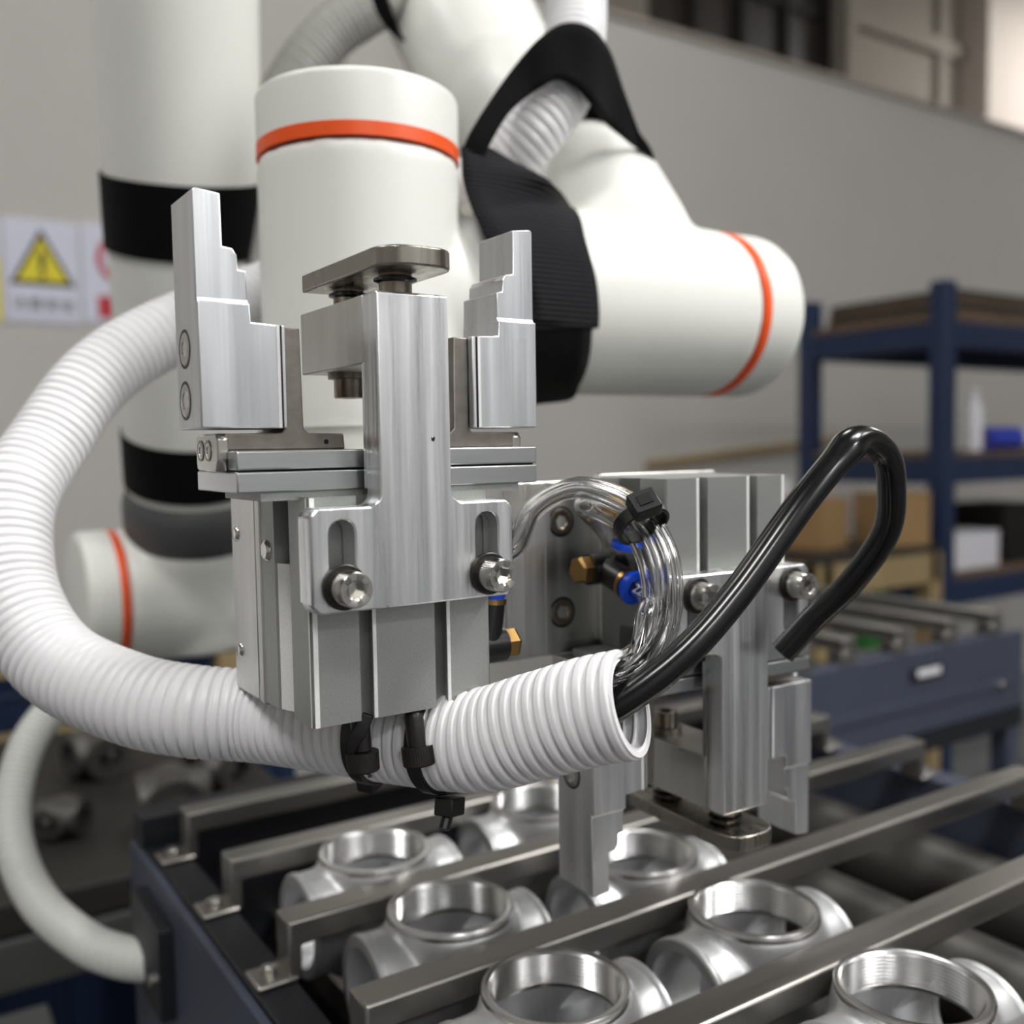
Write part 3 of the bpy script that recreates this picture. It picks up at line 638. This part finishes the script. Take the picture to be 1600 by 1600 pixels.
def near(p):
    i = min(range(len(path)), key=lambda k: (path[k] - Vector(p)).length); return path[i], (path[i + 3] - path[i - 3]).normalized()
c, a = near((41.5, 9.5, -13.5)); tie(c, a, 14.3, 'black cable tie with square head round the hose, right one under the gripper', c + Vector((-1, -6, -17.5)), 4.4, (6, 5, 7), 6)
c, a = near((31, 29, -15)); tie(c, a, 14.3, 'black cable tie round the hose, left of the two under the gripper', c + Vector((0, 6, -17)), 4.4, (6, 4, 6))
tie(Vector((93.5, -17, 48)), Vector((0, .68, .73)), 7.0, 'black cable tie bundling the clear air tubes', Vector((93.5, -17, 48)) + Vector((-4.5, -6.5, 5.5)), 4.2, (7, 5, 8))
# strap of the left tie curling over its screw
rows5 = [(at(566, 1112, 262), at(584, 1118, 262)), (at(552, 1135, 261), at(572, 1150, 261)), (at(541, 1158, 261), at(553, 1176, 261)), (at(543, 1180, 262), at(552, 1196, 262)), (at(556, 1204, 268), at(562, 1210, 270)), (at(590, 1212, 285), at(592, 1208, 288))]
rb = ribbon('cable_tie', rows5, 1.0, 'tie_black', tuple(rows5[0][0])); tag(rb, 'loose black tie strip curling over the left hanging screw', 'cable tie', 'cable ties')

# ================================================================== the conveyor with the castings
cv = thing('conveyor_tray', (240, 60, -260), 'dark slate-blue conveyor frame carrying steel bars and castings', 'conveyor')
fr = MB().box(24.2, 41, -300, 318, -205, -136).build('side_rail', 'frame_black', cv, bevel=1)
MB().box(20, 24, -300, 318, -330, -137).build('side_panel', 'frame_blue', cv, bevel=1)
MB().box(445, 466, -300, 318, -205, -136).build('side_rail', 'frame_blue', cv, bevel=1)
MB().box(22, 466, 300, 318, -260, -120).build('end_panel', 'frame_black', cv, bevel=1)
MB().box(22, 466, -300, 318, -262, -250).build('floor_pan', 'frame_black', cv)
for xx in (142, 238, 334, 424): MB().cyl((xx, -300, -186), (xx, 300, -186), 24, seg=40).build('roller', 'roller_grey', cv)
for xx in (94, 190, 286, 381): MB().box(xx - 3, xx + 3, -300, 300, -205, -190).build('cross_strip', 'wood_pale' if xx > 700 else 'jaw_steel', cv)
# flange plate where the thin hose enters
MB().prism(rrect(232, 288, -196, -150, 3), 0, 13, 20).build('hose_plate', 'frame_black', cv, bevel=.6)
MB().hexsocket((13, 242, -178), (-1, 0, 0), 3.2, 1.6, 1.2, 2.4, 24).build('plate_screw', 'screw_steel', cv)
# legs
for xx in (30, 440):
    for yy in (-280, 280): MB().box(xx, xx + 28, yy, yy + 28, FL, -255).build('leg', 'frame_blue', cv, bevel=1)
def bar_mesh():
    m_ = MB()
    m_.prism([(38, -135.8), (43.5, -135.8), (43.5, -122.5), (437.5, -122.5), (437.5, -135.8), (443, -135.8), (443, -112), (38, -112)], 1, 0, 14.4)
    m_.prism([(25, -136), (42, -136), (42, -133.6), (25, -133.6)], 1, -1, 15.4)
    m_.prism([(439, -136), (456, -136), (456, -133.6), (439, -133.6)], 1, -1, 15.4)
    return m_
yb = [-154.5, -83.5, -12.5, 57.5, 128, 199.5, 270]
posn = ['nearest', 'second', 'third', 'fourth', 'fifth', 'sixth', 'farthest']
first = None
labs = {-154.5: None, -83.5: 'steel bar cut off by the bottom right corner of the picture', -12.5: 'nearest long steel bar, in front of the two large castings at the bottom',
        57.5: 'long steel bar just behind the bottom castings, below the hanging fingers', 128: 'steel bar running just behind the hanging finger tip', 199.5: 'steel bar behind the fingers, third from the far end panel', 270: 'farthest steel bar of the tray, close to the hose loop'}
for y in yb[1:]:
    if first is None:
        root = thing('steel_bar', (240, y, -136), labs[y], 'bar', 'steel bars across the tray'); root['_b'] = (0.0, 0.0, 0.0)
        b = bar_mesh(); b.v = [(p[0] - 240, p[1], p[2] + 136) for p in b.v]; b.build('bar', 'bar_steel', root, (0, 0, 0), bevel=1.1)
        for xx in (-208, 211): MB().hexsocket((xx, 7.2, 2.3), (0, 0, 1), 3.4, 1.7, 1.4, 3, 24).build('foot_screw', 'screw_steel', root, (0, 0, 0))
        first = root
    else:
        root = copy_tree(first); root.location = V((240, y, -136)); root['label'] = labs[y]
# pipe castings
def make_tee():
    t = thing('pipe_casting', (0, 0, 0), '', 'casting', 'pipe castings between the bars')
    s_ = MB().cyl((0, 0, 2), (0, 0, 50), 25, 25, 48).cyl((-36, 0, 26), (36, 0, 26), 21.8, 21.8, 48).lathe([(0, -2), (18, 0), (26, 12), (28.5, 26), (27, 40), (25, 50), (0, 50)], (0, 0, 0), (0, 0, 1), 48)
    cut = MB().cyl((0, 0, -12), (0, 0, 60), 20.0, 22.6, 48)
    cut2 = MB().cyl((-60, 0, 26), (60, 0, 26), 17.6, 17.6, 48)
    cut.add(cut2.v, cut2.f)
    body = mesh_obj('casting_body', blended(s_, 1.5, 8, (0, 0, 0), cut), 'cast_aluminium', t)
    pr = [(22.9, 48.6), (25.0, 48.6), (25.2, 50.6), (24.6, 51.6), (22.6, 51.6)]
    for i in range(9): pr += [(22.0, 51.0 - i * 1.3), (21.3, 50.4 - i * 1.3)]
    pr += [(21.6, 38.6), (22.9, 38.6)]
    MB().lathe(pr, (0, 0, 0), (0, 0, 1), 56, True).build('threaded_neck', 'machined_ring', t, (0, 0, 0), angle=50)
    for s in (-1, 1):
        MB().lathe([(17.4, 34), (21.6, 34), (22.2, 35), (22.2, 36.6), (21.4, 37.4), (17.4, 37.4)], (0, 0, 26), (s, 0, 0), 48, True).build('port_rim', 'cast_aluminium', t, (0, 0, 0))
    return t
tee = make_tee()
ZT = -109 - 51.6
spots = [(94, 29, 'casting at the bottom centre, nearest in the left row'), (94, 99.5, 'casting left of the hanging finger, middle of the left row'), (94, 168, 'casting below the hose ties, farthest in the left row'),
         (190, -39, 'casting in the bottom right corner, nearest in the right row'), (190, 30.5, 'casting right of the hanging finger tips, second in the right row'), (190, 97, 'casting half hidden behind the hanging fingers'), (190, 176, 'farthest casting, right behind the hose and ties')]
for i, (x, y, lb) in enumerate(spots):
    o = tee if i == 0 else copy_tree(tee)
    o.location = V((x, y, ZT)); o['label'] = 'open-topped aluminium pipe ' + lb
    o.rotation_euler.z = R(random.uniform(-3, 3))

# ================================================================== the second conveyor, right
c2 = thing('conveyor_tray', (860, 560, -330), 'second slate-blue conveyor tray at the right, in front of the blue rack', 'conveyor')
MB().box(640, 1035, 402, 424, -240, -150).build('side_panel', 'frame_blue', c2, bevel=2)
MB().box(650, 1010, 399, 402, -212, -200).build('panel_ridge', 'frame_blue', c2, bevel=1)
MB().box(820, 875, 398.5, 402.5, -182, -168).build('handle_slot', 'deep_black', c2, bevel=1)
MB().box(828, 868, 397.5, 400, -178, -170).build('handle_grip', 'white_plastic', c2, bevel=1)
MB().cyl((985, 402, -208), (985, 396, -208), 6).build('panel_knob', 'screw_steel', c2, bevel=.5)
MB().box(640, 1035, 402, 760, -262, -240).build('tray_floor', 'frame_black', c2)
MB().box(640, 1035, 745, 760, -240, -150).build('rear_panel', 'frame_blue', c2, bevel=2)
for xx in (650, 1010):
    for yy in (405, 735): MB().box(xx, xx + 22, yy, yy + 22, FL, -260).build('leg', 'frame_blue', c2, bevel=1)
names2 = ['leftmost', 'second', 'third', 'fourth', 'rightmost']
f2b = None
for k, xx in enumerate((655, 720, 803, 891, 976)):
    if f2b is None:
        f2b = thing('steel_bar', (xx, 402, -150), '', 'bar', 'steel bars on the second tray')
        MB().box(xx - 10, xx + 10, 400, 758, -136, -122).build('bar', 'bar_steel', f2b, bevel=1.2)
        MB().box(xx - 10, xx + 10, 400, 420, -150, -136).build('foot', 'end_steel', f2b, bevel=1.2)
        MB().box(xx - 10, xx + 10, 740, 758, -150, -136).build('foot', 'end_steel', f2b, bevel=1.2)
        r = f2b
    else: r = copy_tree(f2b); r.location = V((xx, 402, -150))
    r['label'] = '%s steel bar on the second conveyor tray, beside the black cable' % names2[k]

# ================================================================== blue rack and its load
rk = thing('storage_rack', (2110, 1215, FL), 'dark blue steel storage rack at the right with brown shelves', 'rack')
RX, RY, RW, RD = 2085, 1195, 1500, 400
for xx in (RX, RX + RW):
    for yy in (RY, RY + RD): MB().prism([(xx, yy), (xx + 46, yy), (xx + 46, yy + 46), (xx, yy + 46)], 2, FL, 455).build('post', 'rack_blue', rk, bevel=3)
for z in (360, 30, -270):
    for yy in (RY + 4, RY + RD + 10): MB().box(RX + 40, RX + RW, yy, yy + 30, z - 62, z).build('shelf_beam', 'rack_blue', rk, bevel=3)
    for xx in (RX + 6, RX + RW + 6): MB().box(xx, xx + 30, RY + 40, RY + RD, z - 62, z).build('shelf_beam', 'rack_blue', rk, bevel=3)
    MB().box(RX + 5, RX + RW + 40, RY + 6, RY + RD + 40, z, z + 16).build('shelf_board', 'board_brown', rk, bevel=2)
for k in range(4):
    MB().box(RX + 50 + 5 * k, RX + RW - 60, RY + 14 + 3 * k, RY + RD - 10, 376 + k * 17, 391 + k * 17).build('board', 'board_dark' if k % 2 else 'board_brown', None, (RX + 600, RY + 200, 376 + k * 17), bevel=2)
    tag(col.objects[-1], ['lowest brown', 'second dark', 'third brown', 'uppermost dark'][k] + ' board of the pile on top of the blue rack', 'board', 'boards on the rack')
def prop(name, lab, cat, parts, grp=None):
    base = parts[0][3]
    t = thing(name, base, lab, cat, grp)
    for nm, mb, mt, _, bv in parts: mb.build(nm, mt, t, base, bevel=bv)
    return t
def bottle(p, r, hh, lab, cap='white_plastic', body='white_plastic'):
    prop('bottle', lab, 'bottle', [('bottle_body', MB().lathe([(0, 0), (r, 0), (r, hh * .72), (r * .5, hh * .84), (r * .45, hh * .9), (0, hh * .9)], p, (0, 0, 1), 32), body, p, 0),
                                   ('bottle_cap', MB().lathe([(0, hh * .9), (r * .55, hh * .9), (r * .5, hh), (0, hh)], p, (0, 0, 1), 24), cap, p, 0)])
def roll(p, d, r, ln, m_, lab):
    d = Vector(d).normalized(); q = Vector(p)
    prop('film_roll', lab, 'roll', [('film', MB().lathe([(r * .4, 0), (r, 0), (r, ln), (r * .4, ln)], q, d, 36, True), m_, tuple(p), 1), ('core', MB().lathe([(r * .25, -4), (r * .4, -4), (r * .4, ln + 4), (r * .25, ln + 4)], q, d, 24, True), 'cardboard', tuple(p), 0)])
bottle((2272, 1240, 46), 22, 155, 'white bottle standing on the middle shelf beside the blue post')
roll((2330, 1250, 76), (1, 0, 0), 30, 150, 'blue_film', 'blue roll lying on the middle rack shelf')
roll((2500, 1240, 72), (.3, -1, 0), 26, 46, 'white_plastic', 'small white roll next to the blue roll on the rack')
def carton(p, sx, sy_, sz, m_, lab, rz=0, open_=False):
    t = thing('carton', p, lab, 'box')
    MB().box(p[0], p[0] + sx, p[1], p[1] + sy_, p[2], p[2] + sz).build('carton_body', m_, t, p, bevel=2)
    MB().box(p[0] - 1, p[0] + sx * .5 - 1, p[1] - 1, p[1] + sy_ + 1, p[2] + sz, p[2] + sz + 3).build('flap', m_, t, p)
    MB().box(p[0] + sx * .5 + 1, p[0] + sx + 1, p[1] - 1, p[1] + sy_ + 1, p[2] + sz, p[2] + sz + 3).build('flap', m_, t, p)
    t.rotation_euler.z = R(rz); return t
carton((2190, 1230, -254), 190, 120, 90, 'white_plastic', 'white box on the lowest visible rack shelf')
carton((2180, 1400, -254), 160, 120, 130, 'cardboard', 'brown carton on the rack shelf behind the white box')
carton((2440, 1250, -254), 200, 180, 150, 'dark_iron', 'dark box on the rack shelf at the right edge')
# wooden work table in front of the rack, with cartons
tb = thing('work_table', (1830, 1330, FL), 'pale wooden work table with a dark green top, left of the rack', 'table')
TX, TY = 1560, 1130
MB().box(TX, TX + 420, TY, TY + 520, -182, -168).build('table_top', 'bench_dark', tb, bevel=2)
MB().box(TX + 10, TX + 410, TY, TY + 26, -250, -182).build('apron', 'wood_pale', tb, bevel=2)
MB().box(TX, TX + 26, TY + 10, TY + 510, -250, -182).build('apron', 'wood_pale', tb, bevel=2)
for xx in (TX, TX + 380):
    for yy in (TY, TY + 470): MB().box(xx, xx + 42, yy, yy + 42, FL, -182).build('leg', 'wood_pale', tb, bevel=2)
MB().box(TX + 10, TX + 410, TY + 5, TY + 30, -430, -395).build('stretcher', 'wood_pale', tb, bevel=2)
MB().box(TX + 10, TX + 410, TY + 5, TY + 500, -560, -540).build('lower_shelf', 'wood_pale', tb, bevel=2)
carton((1690, 1230, -168), 120, 150, 110, 'cardboard', 'brown carton on the wooden table, left one', 12)
carton((1850, 1180, -168), 120, 120, 120, 'cardboard', 'brown carton on the wooden table, next to the rack post', -14)
carton((1600, 1330, -168), 80, 90, 100, 'red_plastic', 'dark red box on the wooden table behind the far gripper')
carton((1700, 1460, -168), 150, 100, 150, 'white_plastic', 'white box at the back of the wooden table')
carton((1767, 1180, -394), 90, 120, 130, 'green_plastic', 'green box between the legs of the wooden table')
struct('trim_6', MB().prism([(2100, -5), (3300, 90), (3300, 118), (2100, 23)], 1, 2282, 2300), 'wood_pale', bevel=2)

# ================================================================== benches and iron parts, lower left
bn = thing('workbench', (60, 800, FL), 'dark oily workbench at the lower left behind the thin hose', 'bench')
MB().box(-260, 250, 580, 1060, -290, -262).build('bench_top', 'bench_dark', bn, bevel=3)
MB().box(-255, 245, 575, 581, -330, -290).build('bench_edge', 'bench_grey', bn, bevel=2)
for xx in (-250, 200):
    for yy in (590, 1010): MB().box(xx, xx + 40, yy, yy + 40, FL, -290).build('leg', 'bench_dark', bn, bevel=2)
def iron(p, s_, lab, rz=0):
    t = thing('iron_casting', p, lab, 'casting', 'rough castings on the dark bench')
    q = Vector(p)
    h = MB().cyl(q + Vector((-35, 0, 30)) * s_, q + Vector((35, 0, 30)) * s_, 28 * s_, seg=32).cyl(q + Vector((0, -38, 30)) * s_, q + Vector((0, 38, 30)) * s_, 26 * s_, seg=32)
    k = MB().cyl(q + Vector((-70, 0, 30)) * s_, q + Vector((70, 0, 30)) * s_, 17 * s_, seg=32).cyl(q + Vector((0, -70, 30)) * s_, q + Vector((0, 70, 30)) * s_, 17 * s_, seg=32)
    mesh_obj('casting_body', blended(h, 2.5, 8, p, k), 'roller_grey', t)
    MB().lathe([(16 * s_, 36 * s_), (29 * s_, 36 * s_), (29 * s_, 42 * s_), (16 * s_, 42 * s_)], q + Vector((0, 0, 30)) * s_, (0, -1, 0), 32, True).build('flange', 'roller_grey', t, p)
    t.rotation_euler.z = R(rz); return t
iron((128, 660, -262), .9, 'rough casting with a round bore on the dark bench, beside the tray corner', -10)
iron((190, 740, -262), .8, 'rough casting on the dark bench, right behind the first one', 25)
iron((40, 700, -262), .55, 'small rough casting on the dark bench near the thin hose', 50)
iron((100, 860, -262), .8, 'rough casting at the back of the dark bench', 15)
wf = thing('wooden_frame', (40, 1100, FL), 'pale wooden crate frame behind the dark bench', 'crate')
for z in (-170, -270): MB().box(-120, 330, 1090, 1120, z - 26, z).build('rail', 'wood_pale', wf, bevel=2)
for xx in (-120, 190, 300): MB().box(xx, xx + 32, 1090, 1122, FL, -144).build('post', 'wood_pale', wf, bevel=2)
gb = thing('steel_table', (-60, 400, FL), 'grey steel table under the thin hose, bottom left', 'table')
MB().box(-330, 5, 190, 548, -345, -330).build('table_top', 'bench_grey', gb, bevel=2)
MB().box(-330, 5, 180, 190, -400, -330).build('table_edge', 'bench_grey', gb, bevel=2)
for xx in (-320, -30):
    for yy in (195, 510): MB().box(xx, xx + 30, yy, yy + 30, FL, -345).build('leg', 'bench_dark', gb, bevel=2)
bl = thing('tool_cabinet', (100, 1290, FL), 'low dark blue steel cabinet behind the bench and the near gripper', 'cabinet')
MB().box(-500, 700, 1180, 1400, FL, -205).build('cabinet_body', 'rack_blue', bl, bevel=4)
for xx in (-490, -190, 110, 410): MB().box(xx, xx + 280, 1174, 1180, FL + 60, -235).build('cabinet_door', 'rack_blue', bl, bevel=2)

# ================================================================== safety signs on the partition
def sign(x0, x1, z0, z1, lab):
    t = thing('safety_sign', ((x0 + x1) / 2, 2300, z0), lab, 'sign', 'safety signs on the wall')
    MB().box(x0, x1, 2296, 2299.5, z0, z1).build('sign_board', 'sign_paper', t, bevel=1)
    return t
s1 = sign(206, 364, 378, 612, 'white wall sign with a yellow warning triangle')
cx, zt, zb_ = 284, 592, 462
MB().prism([(cx - 70, zb_), (cx + 70, zb_), (cx, zt)], 1, 2294.5, 2296).build('triangle', 'sign_black', s1, bevel=.5)
MB().prism([(cx - 54, zb_ + 10), (cx + 54, zb_ + 10), (cx, zt - 22)], 1, 2293.4, 2294.6).build('triangle_field', 'sign_yellow', s1)
MB().prism([(cx - 7, 530), (cx - 4, 492), (cx + 4, 492), (cx + 7, 530), (cx + 4, 540), (cx - 4, 540)], 1, 2292.4, 2293.5).build('exclamation_stroke', 'sign_black', s1)
MB().cyl((cx, 2293.5, 482), (cx, 2292.4, 482), 6).build('exclamation_dot', 'sign_black', s1)
MB().box(215, 352, 2295, 2296.2, 388, 446).build('caption_field', 'sign_paper', s1, bevel=.5)
text_mesh('注意安全', .034, 'sign_black', s1, Vector(((284 - 285) * S, -5.6 * S, (417 - 378) * S)), (R(90), 0, 0), 'caption')
s2_ = sign(370, 528, 384, 618, 'white wall sign with a red prohibition ring, half behind the robot link')
c = (462, 2296, 536)
MB().lathe([(46, 0), (60, 0), (60, 1.4), (46, 1.4)], c, (0, -1, 0), 48, True).build('prohibition_ring', 'sign_red', s2_)
MB().add([(c[0] - 40, 2294.6, c[2] + 28), (c[0] - 28, 2294.6, c[2] + 40), (c[0] + 40, 2294.6, c[2] - 28), (c[0] + 28, 2294.6, c[2] - 40)], [(0, 1, 2, 3)]).build('prohibition_bar', 'sign_red', s2_)
MB().prism([(c[0] - 18, c[2] - 26), (c[0] + 16, c[2] - 30), (c[0] + 8, c[2] + 20), (c[0] - 8, c[2] + 26)], 1, 2295, 2296).build('pictogram', 'sign_black', s2_)
MB().box(402, 522, 2295, 2296.2, 396, 448).build('caption_field', 'sign_red', s2_, bevel=.5)
s3 = sign(40, 200, 372, 606, 'wall sign at the left edge of the picture, only a sliver shows')
MB().box(44, 196, 2295, 2296.2, 376, 520).build('colour_field', 'sign_yellow', s3)

for o in list(bpy.data.objects):
    if '_b' in o: del o['_b']
